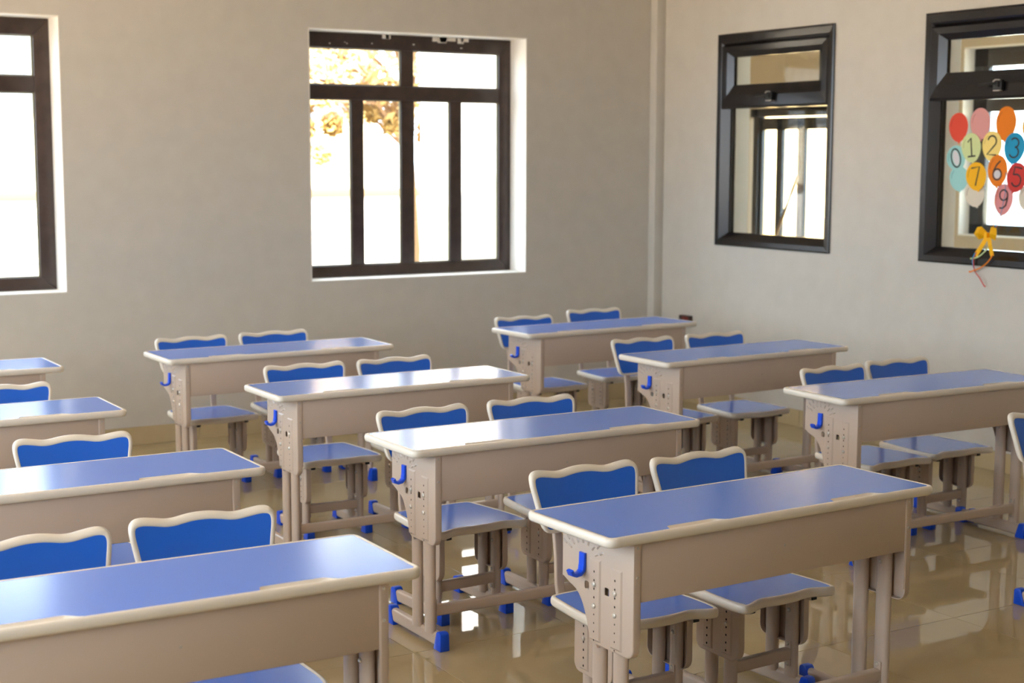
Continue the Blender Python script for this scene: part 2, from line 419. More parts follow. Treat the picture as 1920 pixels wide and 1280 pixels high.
def rib(b, yc, wid, z0, z1, xo, s, h):
    o = [(yc-wid/2, z0), (yc+wid/2, z0), (yc+wid/2, z1), (yc-wid/2, z1)]
    q = 0.005
    i = [(yc-wid/2+q, z0+q), (yc+wid/2-q, z0+q), (yc+wid/2-q, z1-q), (yc-wid/2+q, z1-q)]
    b.add([(xo, *p) for p in o]+[(xo+s*h, *p) for p in i], [(4, 5, 6, 7)]+[(k, (k+1) % 4, 4+(k+1) % 4, 4+k) for k in range(4)])
def foot_cap(name, parent, xc, y, sgn, hw=0.0185, h=0.066, ln=0.052):
    """blue plastic end cap of a foot rail: sgn = direction of the rail's end along y"""
    pr = [(0, 0), (0, h*0.86), (-0.004, h*0.96), (-0.010, h), (-0.028, h), (-0.034, h*0.9), (-ln, 0.0)]
    m = MB(); pts = [(y+sgn*p[0], p[1]) for p in pr]
    lo = []
    for t, xs in ((0, -hw), (1, hw)): pass
    n = len(pts); vs = []
    for xs in (-1, 1):
        for p in pts: vs.append((xc+xs*hw*(1.0-0.10*(p[1]/h)**2), p[0], p[1]))
    m.add(vs, [tuple(range(n)), tuple(range(2*n-1, n-1, -1))]+[(i, (i+1) % n, n+(i+1) % n, n+i) for i in range(n)])
    return m.build(name, MCAP, parent, bevel=0.004, seg=2)
def make_desk():
    root = thing('school_desk', 'x', 'desk')
    desk_top(root)
    TY = (-0.012, -0.104)
    for s in (-1, 1):
        xo = s*0.512
        sq = [[(yc-0.010, zc-0.011), (yc+0.010, zc-0.011), (yc+0.010, zc+0.008), (yc+0.006, zc+0.011), (yc-0.006, zc+0.011), (yc-0.010, zc+0.008)] for yc, zc in ((0.023, 0.519), (-0.067, 0.521))]
        pl = sheet(root, 'side_panel', PLATE, xo, s, 0.020, sq)
        rb = MB(); hl = MB(); em = MB()
        for yc, zt in ((TY[0]-0.004, 0.600), (TY[1]-0.006, 0.592)):
            rb = MB(); rib(rb, yc, 0.050, 0.374, zt, xo, s, 0.0035); rb.build('stiffening_rib', MMET, pl, angle=20)
        xf = xo+s*0.0036
        for j, yc in enumerate(TY):
            for k in range(9):
                zz = 0.565-0.0235*k+(0.0 if j == 0 else -0.004)
                disc(hl, (xf+s*0.0003, yc-0.003, zz), 0.0028 if k < 4 else 0.0022, s)
            for zz in ((0.530, 0.471) if j == 0 else (0.527, 0.468)):
                bo = MB(); dome(bo, (xf, yc-0.003, zz), 0.0075, 0.006, s); bo.build('bolt', MBOLT, pl)
        hl.build('hole_shade_discs', MHOLE, pl, smooth=False)['kind'] = 'stuff'  # flat discs on the ribs, hole shade put into their colour
        # pressed dashes fanning out round the hook
        for rad, n, zc in ((0.050, 7, 0.600), (0.068, 9, 0.600)):
            for k in range(n):
                a = math.radians(25+130*k/(n-1)); cy, cz = 0.040+rad*math.cos(a)*1.35, 0.590+rad*math.sin(a)
                if cz > 0.668 or cy > 0.125 or cy < -0.16: continue
                t = Vector((0, math.cos(a), math.sin(a))); c = Vector((xo, cy, cz)); q = Vector((0, -t.z, t.y))
                A, B = t*0.010, q*0.004
                em.add([c-A-B, c+A-B, c+A+B, c-A+B, c+Vector((s*0.004, 0, 0))-A*0.5, c+Vector((s*0.004, 0, 0))+A*0.5], [(0, 1, 5, 4), (3, 4, 5, 2), (0, 4, 3), (1, 2, 5)])
        em.build('embossing', MMET, pl, angle=20)['kind'] = 'stuff'
        # blue bag hook
        h = MB(); yh = 0.037
        h.tube([(xo+s*0.004, yh, 0.606), (xo+s*0.005, yh, 0.570)], rrect(0.0125, 0.0045, 0.003, 2), Vector((0, 1, 0)))
        h.tube([(xo+s*0.005, yh, 0.572), (xo+s*0.007, yh, 0.558), (xo+s*0.016, yh, 0.549), (xo+s*0.030, yh, 0.547), (xo+s*0.041, yh, 0.551), (xo+s*0.046, yh, 0.562)], rrect(0.0125, 0.0052, 0.003, 2), Vector((0, 1, 0)))
        h.build('bag_hook', MCAP, root, bevel=0.0)
        # legs: oval tubes, and their outer foot
        for yc in TY:
            g = MB().tube([(s*0.4905, yc, 0.050), (s*0.4905, yc, 0.560)], ell(0.0165, 0.027, 20)); lg = g.build('leg', MMET, root, angle=50)
            for zz in (0.505, 0.470): bo = MB(); dome(bo, (s*0.4740, yc, zz), 0.0065, 0.006, -s); bo.build('bolt', MBOLT, lg)
        f = MB().tube([(s*0.480, -0.180, 0.034), (s*0.480, 0.208, 0.034)], rrect(0.0145, 0.024, 0.011, 4), Vector((1, 0, 0)))
        fr = f.build('foot_rail', MMET, root, angle=50)
        foot_cap('foot_cap', fr, s*0.480, -0.188, -1); foot_cap('foot_cap', fr, s*0.480, 0.217, 1)
        # front return of the side panel
        fl = MB().box((min(xo, s*0.488), -0.1825, 0.40), (max(xo, s*0.488), -0.179, 0.674)).build('front_flange', MMET, pl, bevel=0.0015)
        for zz in (0.662, 0.585):
            bo = MB(); bo.tube([(s*0.500, -0.1825, zz), (s*0.500, -0.1850, zz)], ell(0.004, 0.004, 8), Vector((1, 0, 0))); bo.build('bolt', MBOLT, fl)
    b = MB().box((-0.490, -0.181, 0.516), (0.490, -0.177, 0.6735)); b.box((-0.490, -0.181, 0.516), (0.490, -0.160, 0.5185))
    fp = b.build('front_panel', MMET, root, bevel=0.0012)
    sb = MB(); sb.tube([(0.012, -0.181, 0.600), (0.012, -0.1835, 0.600)], ell(0.0035, 0.0035, 8), Vector((1, 0, 0))); sb.build('bolt', MBOLT, fp)
    b = MB().box((-0.492, -0.176, 0.520), (0.492, 0.120, 0.523)); b.box((-0.492, 0.118, 0.523), (0.492, 0.121, 0.545))
    b.build('book_tray', MMET, root, bevel=0.001)
    cb = MB().tube([(-0.474, -0.104, 0.122), (0.474, -0.104, 0.122)], rrect(0.0190, 0.0135, 0.006, 3), Vector((0, 0, 1))).build('crossbar', MMET, root, angle=40)
    for s in (-1, 1):
        k = MB().box((min(s*0.475, s*0.4715), -0.118, 0.080), (max(s*0.475, s*0.4715), -0.090, 0.164)).build('bracket', MMET, cb, bevel=0.0015)
        for zz in (0.155, 0.089): bo = MB(); dome(bo, (s*0.4715, -0.104, zz), 0.0065, 0.006, -s); bo.build('bolt', MBOLT, cb)
    return root

# ------------------------------------------------------------------ school chair (faces -y, towards its desk)
def half(P): return P+[(-p[0], p[1]) for p in reversed(P) if abs(p[0]) > 1e-6]
BACK = catmull([(0, 0.000), (0.07, 0.0), (0.140, 0.0005), (0.165, 0.007), (0.178, 0.027), (0.186, 0.070), (0.193, 0.110), (0.1985, 0.144), (0.1965, 0.166), (0.184, 0.1790), (0.162, 0.1825), (0.130, 0.1785),
                (0.100, 0.1735), (0.076, 0.1735), (0.050, 0.1775), (0.026, 0.1805), (0, 0.1815),
                (-0.026, 0.1805), (-0.050, 0.1775), (-0.076, 0.1735), (-0.100, 0.1735), (-0.130, 0.1785), (-0.162, 0.1825), (-0.184, 0.1790), (-0.1965, 0.166), (-0.1985, 0.144), (-0.193, 0.110), (-0.186, 0.070), (-0.178, 0.027), (-0.165, 0.007), (-0.140, 0.0005), (-0.07, 0.0)], 4)
BACK = [(p[0], p[1]*1.04) for p in BACK]
def seat_outline(wave):
    F = [(0, -0.205-0.022*(1-wave)), (0.035, -0.204-0.021*(1-wave)), (0.07, -0.199-0.019*(1-wave)), (0.098, -0.197-0.015*(1-wave)), (0.125, -0.205-0.002*(1-wave)), (0.152, -0.217+0.014*(1-wave)), (0.176, -0.220+0.024*(1-wave)), (0.191, -0.206+0.024*(1-wave))]
    R = [(0.197, -0.165), (0.196, -0.10), (0.190, -0.02), (0.181, 0.06), (0.171, 0.13), (0.158, 0.152), (0.130, 0.160), (0.065, 0.164), (0, 0.165)]
    P = F+R
    return catmull(P+[(-p[0], p[1]) for p in reversed(P[1:-1])], 4)
def make_chair(wave):
    root = thing('school_chair', 'x', 'chair')
    SEC = lambda t: [(0.0150, 0.0), (0.0132, 0.0014), (0.009, 0.0016), (0.004, 0.0), (0.0008, -t*0.22), (0, -t*0.5), (0.0008, -t*0.78), (0.004, -t), (0.009, -t-0.0016), (0.0150, -t)]
    # backrest: leans back a little
    ta = math.radians(15); zb = 0.534; yb = 0.172
    def PBk(a, c, h):                                           # h > 0 towards the sitter (-y)
        hz = c; y = yb+hz*math.sin(ta)-h*math.cos(ta)-0.35*a*a; return (a, y, zb+hz*math.cos(ta)-h*math.sin(ta))
    bl = MB(); nn = normals(BACK); inn = [(p[0]-q[0]*0.0142, p[1]-q[1]*0.0142) for p, q in zip(BACK, nn)]
    V, F = holed(inn, [])
    bl.add([PBk(p[0], p[1], 0.0002) for p in V], F); bl.add([PBk(p[0], p[1], -0.0242) for p in V], [f[::-1] for f in F])
    bk = bl.build('backrest', MBLUE2, root, angle=50)
    MB().ring(BACK, SEC(0.024), PBk).build('edging', MCREAM, bk, angle=60)
    # seat
    so_ = seat_outline(wave); zt = 0.353
    ns = normals(so_); inn = [(p[0]-q[0]*0.0142, p[1]-q[1]*0.0142) for p, q in zip(so_, ns)]
    V, F = holed(inn, [])
    bl = MB(); bl.add([(p[0], p[1], zt+0.0002) for p in V], F); bl.add([(p[0], p[1], zt-0.0262) for p in V], [f[::-1] for f in F])
    se = bl.build('seat', MBLUE, root, smooth=False)
    MB().ring(so_, SEC(0.026), lambda a, c, h: (a, c, zt+h)).build('edging', MCREAM, se, angle=60)
    # seat rails with black end plugs
    for s in (-1, 1):
        rl = MB().box((s*0.128-0.011, -0.182, 0.311), (s*0.128+0.011, 0.135, 0.3265)).build('seat_rail', MMET, root, bevel=0.002)
        MB().box((s*0.128-0.010, -0.186, 0.313), (s*0.128+0.010, -0.1815, 0.324)).build('end_plug', MPLUG, rl, bevel=0.001)
        # back post
        MB().tube([(s*0.104, 0.07, 0.302), (s*0.104, 0.125, 0.302), (s*0.104, 0.160, 0.311), (s*0.104, 0.181, 0.336), (s*0.104, 0.190, 0.375), (s*0.104, 0.194, 0.46), (s*0.104, 0.2075, 0.548), (s*0.104, 0.231, 0.640)],
                  rrect(0.0150, 0.0080, 0.005, 3), Vector((1, 0, 0))).build('back_post', MMET, root, angle=50)
        TY = (-0.008, -0.094); xo = s*0.146
        ol = [(-0.144, 0.326)]+[(-0.144, 0.195)]+arc(-0.108, 0.190, 0.036, 180, 270, 5)[1:]+[(0.018, 0.157)]+arc(0.018, 0.182, 0.025, 270, 360, 5)[1:]+[(0.043, 0.326)]
        pl = sheet(root, 'side_plate', ol, xo, s, 0.022)
        rb = MB(); hl = MB()
        for yc in TY:
            rb = MB(); rib(rb, yc, 0.046, 0.166, 0.322, xo, s, 0.0035); rb.build('stiffening_rib', MMET, pl, angle=20)
            for k in range(6): disc(hl, (xo+s*0.0039, yc, 0.300-0.024*k), 0.0032, s)
            bo = MB(); dome(bo, (xo+s*0.0036, yc, 0.262), 0.0072, 0.006, s); bo.build('bolt', MBOLT, pl)
        hl.build('hole_shade_discs', MHOLE, pl, smooth=False)['kind'] = 'stuff'  # no real openings here either: shade of the holes as dark discs
        for yc in TY:
            lg = MB().tube([(s*0.1275, yc, 0.046), (s*0.1275, yc, 0.314)], ell(0.0155, 0.0255, 20)).build('leg', MMET, root, angle=50)
            bo = MB(); dome(bo, (s*0.1122, yc, 0.262), 0.0065, 0.006, -s); bo.build('bolt', MBOLT, lg)
        f = MB().tube([(s*0.137, -0.165, 0.031), (s*0.137, 0.185, 0.031)], rrect(0.0145, 0.022, 0.010, 4), Vector((1, 0, 0)))
        fr = f.build('foot_rail', MMET, root, angle=50)
        foot_cap('foot_cap', fr, s*0.137, -0.175, -1, h=0.061); foot_cap('foot_cap', fr, s*0.137, 0.196, 1, h=0.061)
    cb = MB().tube([(-0.113, -0.094, 0.122), (0.113, -0.094, 0.122)], rrect(0.0195, 0.0125, 0.005, 3), Vector((0, 0, 1))).build('crossbar', MMET, root, angle=40)
    for s in (-1, 1):
        MB().box((min(s*0.1125, s*0.110), -0.107, 0.082), (max(s*0.1125, s*0.110), -0.081, 0.164)).build('bracket', MMET, cb, bevel=0.0012)
        for zz in (0.155, 0.090): bo = MB(); dome(bo, (s*0.110, -0.094, zz), 0.0065, 0.006, -s); bo.build('bolt', MBOLT, cb)
    return root

R = math.radians
DESKS = [  # x, y, rotation, label
    (1.266, 7.186, -0.56, 'blue desk cut by the left picture edge, under the left window, farthest of its column'),
    (1.147, 5.870, -0.44, 'blue desk at the left picture edge, second nearest the window wall in the left column'),
    (1.189, 4.593, -0.57, 'blue desk in the left column, second nearest the camera, with one chair back showing'),
    (1.058, 3.318, -1.17, 'large blurred blue desk filling the lower left corner of the picture'),
    (2.939, 7.159, -0.03, 'blue two-seat desk in the middle column, nearest the window wall'),
    (2.956, 5.869, -0.15, 'blue two-seat desk in the middle column with white window glare along its right half'),
    (2.893, 4.582, -0.07, 'blue two-seat desk at picture centre with white glare on its left end'),
    (2.771, 3.315, 1.79, 'blue two-seat desk in the middle column nearest the camera, hook in sharp focus'),
    (4.952, 7.209, 2.20, 'blue two-seat desk by the room corner, farthest of the right column'),
    (4.903, 5.906, 1.97, 'blue two-seat desk in the right column, second from the room corner'),
    (4.868, 4.641, -1.67, 'blue two-seat desk cut by the right picture edge, third from the room corner'),
]
D0 = make_desk()
for i, (x, y, a, lab) in enumerate(DESKS):
    o = D0 if i == 0 else copy_tree(D0)
    o.location = (x, y, 0); o.rotation_euler = (0, 0, R(a)); o['label'] = lab; o['group'] = 'two-seat school desks in three columns'
CH = [  # backrest x, y, rotation, wavy seat front, label
    (2.700, 7.657, 2.0, 0.3, 'left chair behind the middle column desk nearest the window wall'),
    (3.168, 7.681, 0.3, 0.3, 'right chair behind the middle column desk nearest the window wall'),
    (2.787, 6.396, -1.5, 0.7, 'left chair behind the middle column desk with glare on its right half'),
    (3.237, 6.381, 1.5, 0.7, 'right chair behind the middle column desk with glare on its right half'),
    (2.674, 5.041, 2.5, 1.0, 'left chair behind the picture centre desk with a white left end'),
    (3.157, 5.044, -1.0, 1.0, 'right chair behind the picture centre desk with a white left end'),
    (2.588, 3.828, 0.5, 1.0, 'left chair behind the sharply focused nearest desk of the middle column'),
    (3.022, 3.816, 3.0, 1.0, 'right chair behind the sharply focused nearest desk of the middle column'),
    (4.743, 7.662, -1.0, 0.3, 'left chair behind the desk by the room corner'),
    (5.347, 7.815, -1.0, 0.3, 'right chair behind the desk by the room corner'),
    (4.709, 6.429, -0.6, 0.0, 'left chair sticking out beside the second right column desk, lower backrest visible'),
    (5.184, 6.425, -0.4, 0.0, 'right chair behind the second desk from the corner in the right column'),
    (4.811, 5.115, 2.0, 1.0, 'left chair behind the right column desk cut by the picture edge'),
    (5.250, 5.153, -0.2, 1.0, 'right chair behind the right column desk cut by the picture edge'),
    (4.668, 3.819, 0.8, 1.0, 'chair cut by the right picture edge, white bolt cap on its backrest'),
    (1.453, 6.421, -0.1, 0.5, 'chair at the left picture edge behind the second left column desk'),
    (1.385, 5.128, -3.5, 1.0, 'chair behind the second nearest desk of the left column, its whole back top showing'),
    (1.371, 3.830, -3.5, 1.0, 'bright blue chair behind the blurred lower left desk, right-hand one'),
    (0.918, 3.804, 1.4, 1.0, 'bright blue chair behind the blurred lower left desk, cut by the picture edge'),
]
protos = {}
for (x, y, a, wv, lab) in CH:
    if wv not in protos: o = protos[wv] = make_chair(wv)
    else: o = copy_tree(protos[wv])
    t = R(a); o.location = (x+math.sin(t)*0.215, y-math.cos(t)*0.215, 0); o.rotation_euler = (0, 0, t)
    o['label'] = lab; o['group'] = 'blue school chairs with cream rims'
    if 'white bolt cap' in lab:
        bk = next(c for c in o.children if c.name.startswith('backrest'))
        for s in (-1, 1):
            c0 = Vector((s*0.120, 0.1815, 0.597)); MB().tube([c0, c0+Vector((0, -0.005, -0.0013)), c0+Vector((0, -0.007, -0.0018))], ell(0.0115, 0.0115, 12), Vector((1, 0, 0))).build('bolt_cap', MCREAM, bk)

# ------------------------------------------------------------------ wall socket
t = thing('wall_socket', 'small dark red socket box low on the right wall behind the corner desk', 'socket', (XR, 8.205, 0.555))
MB().box((-0.035, -0.055, -0.035), (0.0, 0.055, 0.035)).build('box', mat('socket_brown', S(70, 42, 36), 0.4), t, bevel=0.004)
MB().box((-0.040, -0.050, -0.028), (-0.034, 0.012, 0.028)).build('switch_plate', mat('socket_red', S(110, 26, 24), 0.35), t, bevel=0.003)

# ------------------------------------------------------------------ paper balloons on the pane of the second partition window
XG = XR+0.0492
def bmat(n, c): return mat('paper_'+n, S(*c), 0.6, 0.3)
PC = {'red': bmat('red', (226, 74, 52)), 'pink': bmat('pink', (226, 158, 152)), 'orange': bmat('orange', (240, 130, 10)), 'yellow': bmat('yellow', (250, 186, 12)),
      'lime': bmat('lime', (213, 224, 160)), 'cream': bmat('cream_yellow', (250, 222, 128)), 'blue': bmat('blue', (12, 152, 196)), 'teal': bmat('teal', (158, 212, 208)),
      'ivory': bmat('ivory', (222, 212, 192)), 'crimson': bmat('crimson', (206, 54, 48)), 'rose': bmat('rose', (228, 150, 150))}
MINK = mat('black_ink', S(40, 34, 32), 0.6)
MWHT = mat('paper_white', S(215, 212, 214), 0.6)
def stroke(m, pts, wd, x):
    pts = [Vector(p) for p in pts]; vs = []
    for i, p in enumerate(pts):
        t = (pts[min(i+1, len(pts)-1)]-pts[max(i-1, 0)]).normalized(); n = Vector((-t.y, t.x))*wd/2
        for q, xx in ((n, x), (-n, x), (-n, x-0.0010), (n, x-0.0010)): vs.append((xx, p.x+q.x, p.y+q.y))
    k = len(pts)
    fs = [(i*4+j, i*4+(j+1) % 4, (i+1)*4+(j+1) % 4, (i+1)*4+j) for i in range(k-1) for j in range(4)]+[(0, 1, 2, 3), (k*4-4, k*4-1, k*4-2, k*4-3)]
    m.add(vs, fs)
def circ(cx, cy, a, b, t0, t1, n=14): return [(cx+a*math.cos(R(t0+(t1-t0)*i/n)), cy+b*math.sin(R(t0+(t1-t0)*i/n))) for i in range(n+1)]
DIG = {  # in reading orientation: x to the right, y up, height about 1
    '0': [circ(0, 0, 0.30, 0.48, 90, 450, 24)],
    '1': [[(-0.20, 0.28), (0.02, 0.48), (0.02, -0.46)], [(-0.24, -0.46), (0.26, -0.46)]],
    '2': [circ(0, 0.22, 0.27, 0.27, 170, -35, 12)+[(-0.28, -0.46), (0.32, -0.46)]],
    '3': [circ(0, 0.25, 0.25, 0.23, 150, -80, 12)+circ(0.0, -0.21, 0.29, 0.27, 80, -150, 14)],
    '5': [[(0.26, 0.48), (-0.20, 0.48), (-0.22, 0.08)]+circ(0.0, -0.16, 0.29, 0.30, 120, -150, 16)],
    '6': [[(0.16, 0.48), (-0.06, 0.28), (-0.22, 0.0)]+circ(0.0, -0.20, 0.26, 0.27, 160, 520, 20)],
    '7': [[(-0.26, 0.44), (0.28, 0.44), (-0.10, -0.48)]],
    '9': [circ(0.0, 0.20, 0.25, 0.26, 0, 360, 20)+[(0.25, 0.0), (0.18, -0.30), (0.0, -0.46), (-0.2, -0.46)]],
}
BAL = [  # name, y, z, half width, half height, colour, tilt (deg, clockwise on the wall), number, layer, number tilt, label
    ('plain', 5.916, 1.821, 0.067, 0.077, 'red', -4, None, 0, 0, 'plain red paper balloon, topmost at left on the partition window'),
    ('plain', 5.765, 1.838, 0.068, 0.082, 'pink', -4, None, 0, 0, 'plain pink paper balloon between the red and orange ones'),
    ('plain', 5.592, 1.836, 0.068, 0.088, 'orange', 4, None, 0, 0, 'plain orange paper balloon in the top row'),
    ('plain', 5.416, 1.814, 0.068, 0.080, 'yellow', 4, None, 0, 0, 'plain yellow paper balloon cut by the right picture edge'),
    ('0', 5.923, 1.654, 0.066, 0.068, 'teal', -28, '0', 1, 28, 'pale teal paper balloon numbered 0'),
    ('plain', 5.900, 1.545, 0.066, 0.066, 'teal', -8, None, 0, 0, 'plain pale teal paper balloon below the one numbered 0'),
    ('1', 5.817, 1.711, 0.067, 0.077, 'lime', -10, '1', 2, 10, 'pale green paper balloon numbered 1'),
    ('2', 5.675, 1.720, 0.066, 0.077, 'cream', 4, '2', 2, -4, 'pale yellow paper balloon numbered 2'),
    ('3', 5.526, 1.708, 0.068, 0.079, 'blue', 8, '3', 2, -6, 'bright blue paper balloon numbered 3'),
    ('7', 5.773, 1.558, 0.070, 0.074, 'yellow', -14, '7', 3, 12, 'yellow paper balloon numbered 7'),
    ('6', 5.629, 1.590, 0.066, 0.082, 'orange', 2, '6', 3, 0, 'orange paper balloon numbered 6'),
    ('5', 5.500, 1.556, 0.066, 0.076, 'crimson', 16, '5', 3, -16, 'dark red paper balloon numbered 5'),
    ('plain', 5.785, 1.462, 0.068, 0.066, 'ivory', -16, None, 0, 0, 'plain ivory paper balloon below the yellow number 7'),
    ('9', 5.586, 1.440, 0.062, 0.080, 'rose', 6, '9', 1, -6, 'pink paper balloon numbered 9, lowest of the bunch'),
    ('plain', 5.424, 1.450, 0.066, 0.066, 'ivory', 14, None, 0, 0, 'plain ivory paper balloon at the right picture edge'),
]
for nm, yy, zz, hw, hh, col, tilt, num, lay, nt_, lab in BAL:
    x0 = XG-0.0012-0.0026*lay
    o = thing('paper_balloon', lab, 'balloon', (x0, yy, zz), 0, 'paper balloons taped to the partition window')
    o.rotation_euler = (R(tilt), 0, 0)
    ol = []
    for i in range(36):
        a = 2*PI*i/36; c, s = math.cos(a), math.sin(a)
        ol.append((hw*c*(1.0+0.10*s*(1 if s < 0 else 0.3)), hh*(s if s > 0 else s*1.06)))
    ol = ol[:27]+[(-0.004, -hh*1.07), (-0.009, -hh*1.15), (0.009, -hh*1.15), (0.004, -hh*1.07)]+ol[28:]
    MB().prism(ol, 'x', -0.0016, 0.0).build('cutout', PC[col], o, smooth=False)
    hg = MB(); stroke(hg, circ(0, 0, hw*0.78, hh*0.80, 55, 5, 8), 0.0025, -0.0016)
    hg.build('outline_mark', mat('mark_'+col, tuple(q*0.55 for q in PC[col].node_tree.nodes['Principled BSDF'].inputs['Base Color'].default_value[:3])+(1,), 0.6), o, smooth=False)
    if num:
        m = MB(); k = 0.105
        for st_ in DIG[num]: stroke(m, [(-p[0]*k, p[1]*k) for p in st_], 0.0085, -0.0017)
        dg = m.build('number', MINK, o, smooth=False)
        dg.rotation_euler = (R(nt_*0.4), 0, 0)
        if num in '06':
            cyy = 0 if num == '0' else -0.20*k
            MB().prism([(0.21*k*math.cos(2*PI*i/20), cyy+(0.40 if num == '0' else 0.21)*k*math.sin(2*PI*i/20)) for i in range(20)], 'x', -0.0020, -0.0016).build('number_filling', MWHT, o, smooth=False).rotation_euler = (R(nt_*0.4), 0, 0)
# strings, bow and ribbon tails
o = thing('ribbon_bow', 'yellow ribbon bow with coloured tails tying the paper balloons', 'bow', (XR-0.022, 5.62, 1.25))
bm_ = MB()
for s_, sc_ in ((1, 1.0), (-1, 0.92)):                          # two folded lobes and a knot
    K = [(0.004, 0.006, 0.012), (-0.016, 0.034, 0.046), (-0.010, 0.068, 0.040), (-0.020, 0.080, 0.004), (-0.006, 0.058, -0.026), (0.002, 0.008, -0.012), (-0.034, 0.040, 0.010), (0.006, 0.045, 0.010)]
    K = [(p[0], s_*p[1]*sc_, p[2]) for p in K]
    bm_.add(K, [(i, (i+1) % 6, 6) for i in range(6)]+[(i, 7, (i+1) % 6) for i in range(6)])
bm_.box((-0.022, -0.010, -0.012), (0.004, 0.010, 0.014))
for P3 in ([(-0.004, 0.004, -0.006), (-0.010, 0.026, -0.050), (-0.004, 0.078, -0.112)], [(-0.004, -0.006, -0.006), (-0.010, -0.024, -0.052), (-0.004, -0.036, -0.108)]):
    bm_.tube(P3, rrect(0.013, 0.0012, 0.0008, 1), Vector((0, 1, 0.35)))
MYB = PC['yellow']
bm_.build('bow', MYB, o, smooth=False)
for nm, pts, c in (('ribbon_tail', [(-0.004, 0.05, -0.095), (-0.008, 0.088, -0.13), (-0.006, 0.078, -0.19), (-0.005, 0.045, -0.225), (-0.004, 0.0, -0.268)], 'crimson'),
                   ('ribbon_tail', [(-0.004, -0.036, -0.095), (-0.010, -0.015, -0.135), (-0.010, 0.03, -0.17), (-0.006, 0.085, -0.192), (-0.006, 0.11, -0.196)], 'orange'),
                   ('ribbon_tail', [(-0.004, 0.075, -0.10), (-0.008, 0.095, -0.13), (-0.006, 0.085, -0.175)], 'blue'),
                   ('ribbon_tail', [(-0.004, -0.01, -0.06), (-0.008, 0.03, -0.10), (-0.008, 0.07, -0.122), (-0.006, 0.108, -0.125)], 'lime')):
    P = catmull([(p[1], p[2]) for p in pts], 5)
    n = 5*(len(pts)-1)+1; P = P[:n]
    MB().tube([(-0.006, p[0], p[1]) for p in P], rrect(0.0035, 0.001, 0.0008, 1), Vector((0, 0.6, 0.8))).build(nm, PC[c], o, angle=60)
for (a, b, c) in (((0.0, 0.27), (0.03, 0.14), 'orange'), ((-0.05, 0.33), (-0.03, 0.12), 'blue'), ((0.03, 0.20), (0.02, 0.08), 'cream'), ((-0.02, 0.12), (0.0, 0.04), 'crimson')):
    MB().tube([(0.058, a[0], a[1]), (0.058, (a[0]+b[0])/2-0.012, (a[1]+b[1])/2), (0.058, b[0], b[1]), (0.04, 0.0, 0.02)], ell(0.0013, 0.0013, 5), Vector((1, 0, 0))).build('string', PC[c], o)

# ------------------------------------------------------------------ corridor behind the partition
MCOR = mat('corridor_paint', S(196, 180, 156), 0.7, 0.3)
struct(MB().box((XR+WT, YF, -0.2), (30, 26, -0.02)).build('corridor_floor', mat('pale_paving', S(225, 212, 190), 0.6), smooth=False))
wall_y('wall_corridor', XO, XO+0.22, YF, 10.7, -0.2, ZC, [(6.30, 7.88, 1.09, 2.44), (8.85, 10.30, -0.02, 2.06)], MCOR)
struct(MB().box((XR+WT, YB+WT, ZC), (XO+0.22, 10.7, ZC+0.2)).build('ceiling_corridor', MCEIL, smooth=False))
struct(MB().box((XR+WT, 10.5, -0.2), (XO, 10.7, ZC)).build('wall_corridor_end', MCOR, smooth=False))
struct(MB().box((XR, YB+WT, -0.2), (XR+WT, 10.7, ZC)).build('wall_corridor_side', MCOR, smooth=False))
# window opposite: white reveal, black frame
q = MB(); q.box((XO-0.002, 6.30, 1.09), (XO+0.22, 7.88, 1.10)); q.box((XO-0.002, 6.30, 2.43), (XO+0.22, 7.88, 2.44)); q.box((XO-0.002, 7.872, 1.09), (XO+0.22, 7.88, 2.44))
struct(q.build('trim_4', MREV, smooth=False))
def corridor_window(n, ya, yb, za, zb, muls):
    o = link('window_%d' % n, None, None, (XO+0.10, 0, 0)); struct(o)
    m = MB(); t = 0.13
    m.box((0, ya, za), (0.05, ya+t, zb)); m.box((0, yb-t, za), (0.05, yb, zb)); m.box((0, ya, za), (0.05, yb, za+0.075)); m.box((0, ya, zb-t), (0.05, yb, zb))
    m.box((0, ya, 1.98), (0.05, yb, 2.09))
    m.build('frame', MFRM2, o, bevel=0.004)
    for k in muls: MB().box((0.004, k-0.04, za), (0.046, k+0.04, 1.99)).build('mullion', MFRM2, o, bevel=0.004)
    MB().box((0.022, ya, za), (0.026, yb, zb)).build('pane', MGL2, o, smooth=False)
corridor_window(9, 6.30, 7.872, 1.10, 2.43, [7.085])
# glazed double door at the corridor's side
o = link('door_1', None, None, (XO+0.06, 0, 0)); struct(o)
m = MB(); m.box((0, 10.20, 0), (0.08, 10.262, 2.06)); m.box((0, 8.85, 0), (0.08, 8.93, 2.06)); m.box((0, 8.85, 1.99), (0.08, 10.30, 2.06))
m.build('frame', MFRM2, o, bevel=0.004)
for ya, yb, th in ((9.956, 10.198, 0.0), (9.68, 9.954, 0.0), (9.31, 9.678, 0.0), (8.94, 9.308, 0.0)):
    lf = MB(); t = 0.030 if ya > 9.9 else 0.042
    lf.box((0.0, 0, 0.02), (0.04, t, 1.98)); lf.box((0.0, yb-ya-t, 0.02), (0.04, yb-ya, 1.98)); lf.box((0.0, 0, 0.02), (0.04, yb-ya, 0.14)); lf.box((0.0, 0, 1.88), (0.04, yb-ya, 1.98))
    L = lf.build('door_leaf', MFRM2, o, bevel=0.004); L.location = (0.02, ya, 0); L.rotation_euler = (0, 0, th)
    MB().box((0.018, t, 0.14), (0.022, yb-ya-t, 1.88)).build('pane', MGL2, L, smooth=False)
    MB().tube([(-0.03, 0.03, 0.95), (-0.03, 0.03, 1.15)], ell(0.01, 0.01, 8)).build('handle', MBOLT, L)
t = thing('broom', 'thin wooden pole leaning in the corridor behind the left partition window', 'broom', (8.30, 9.55, 0))
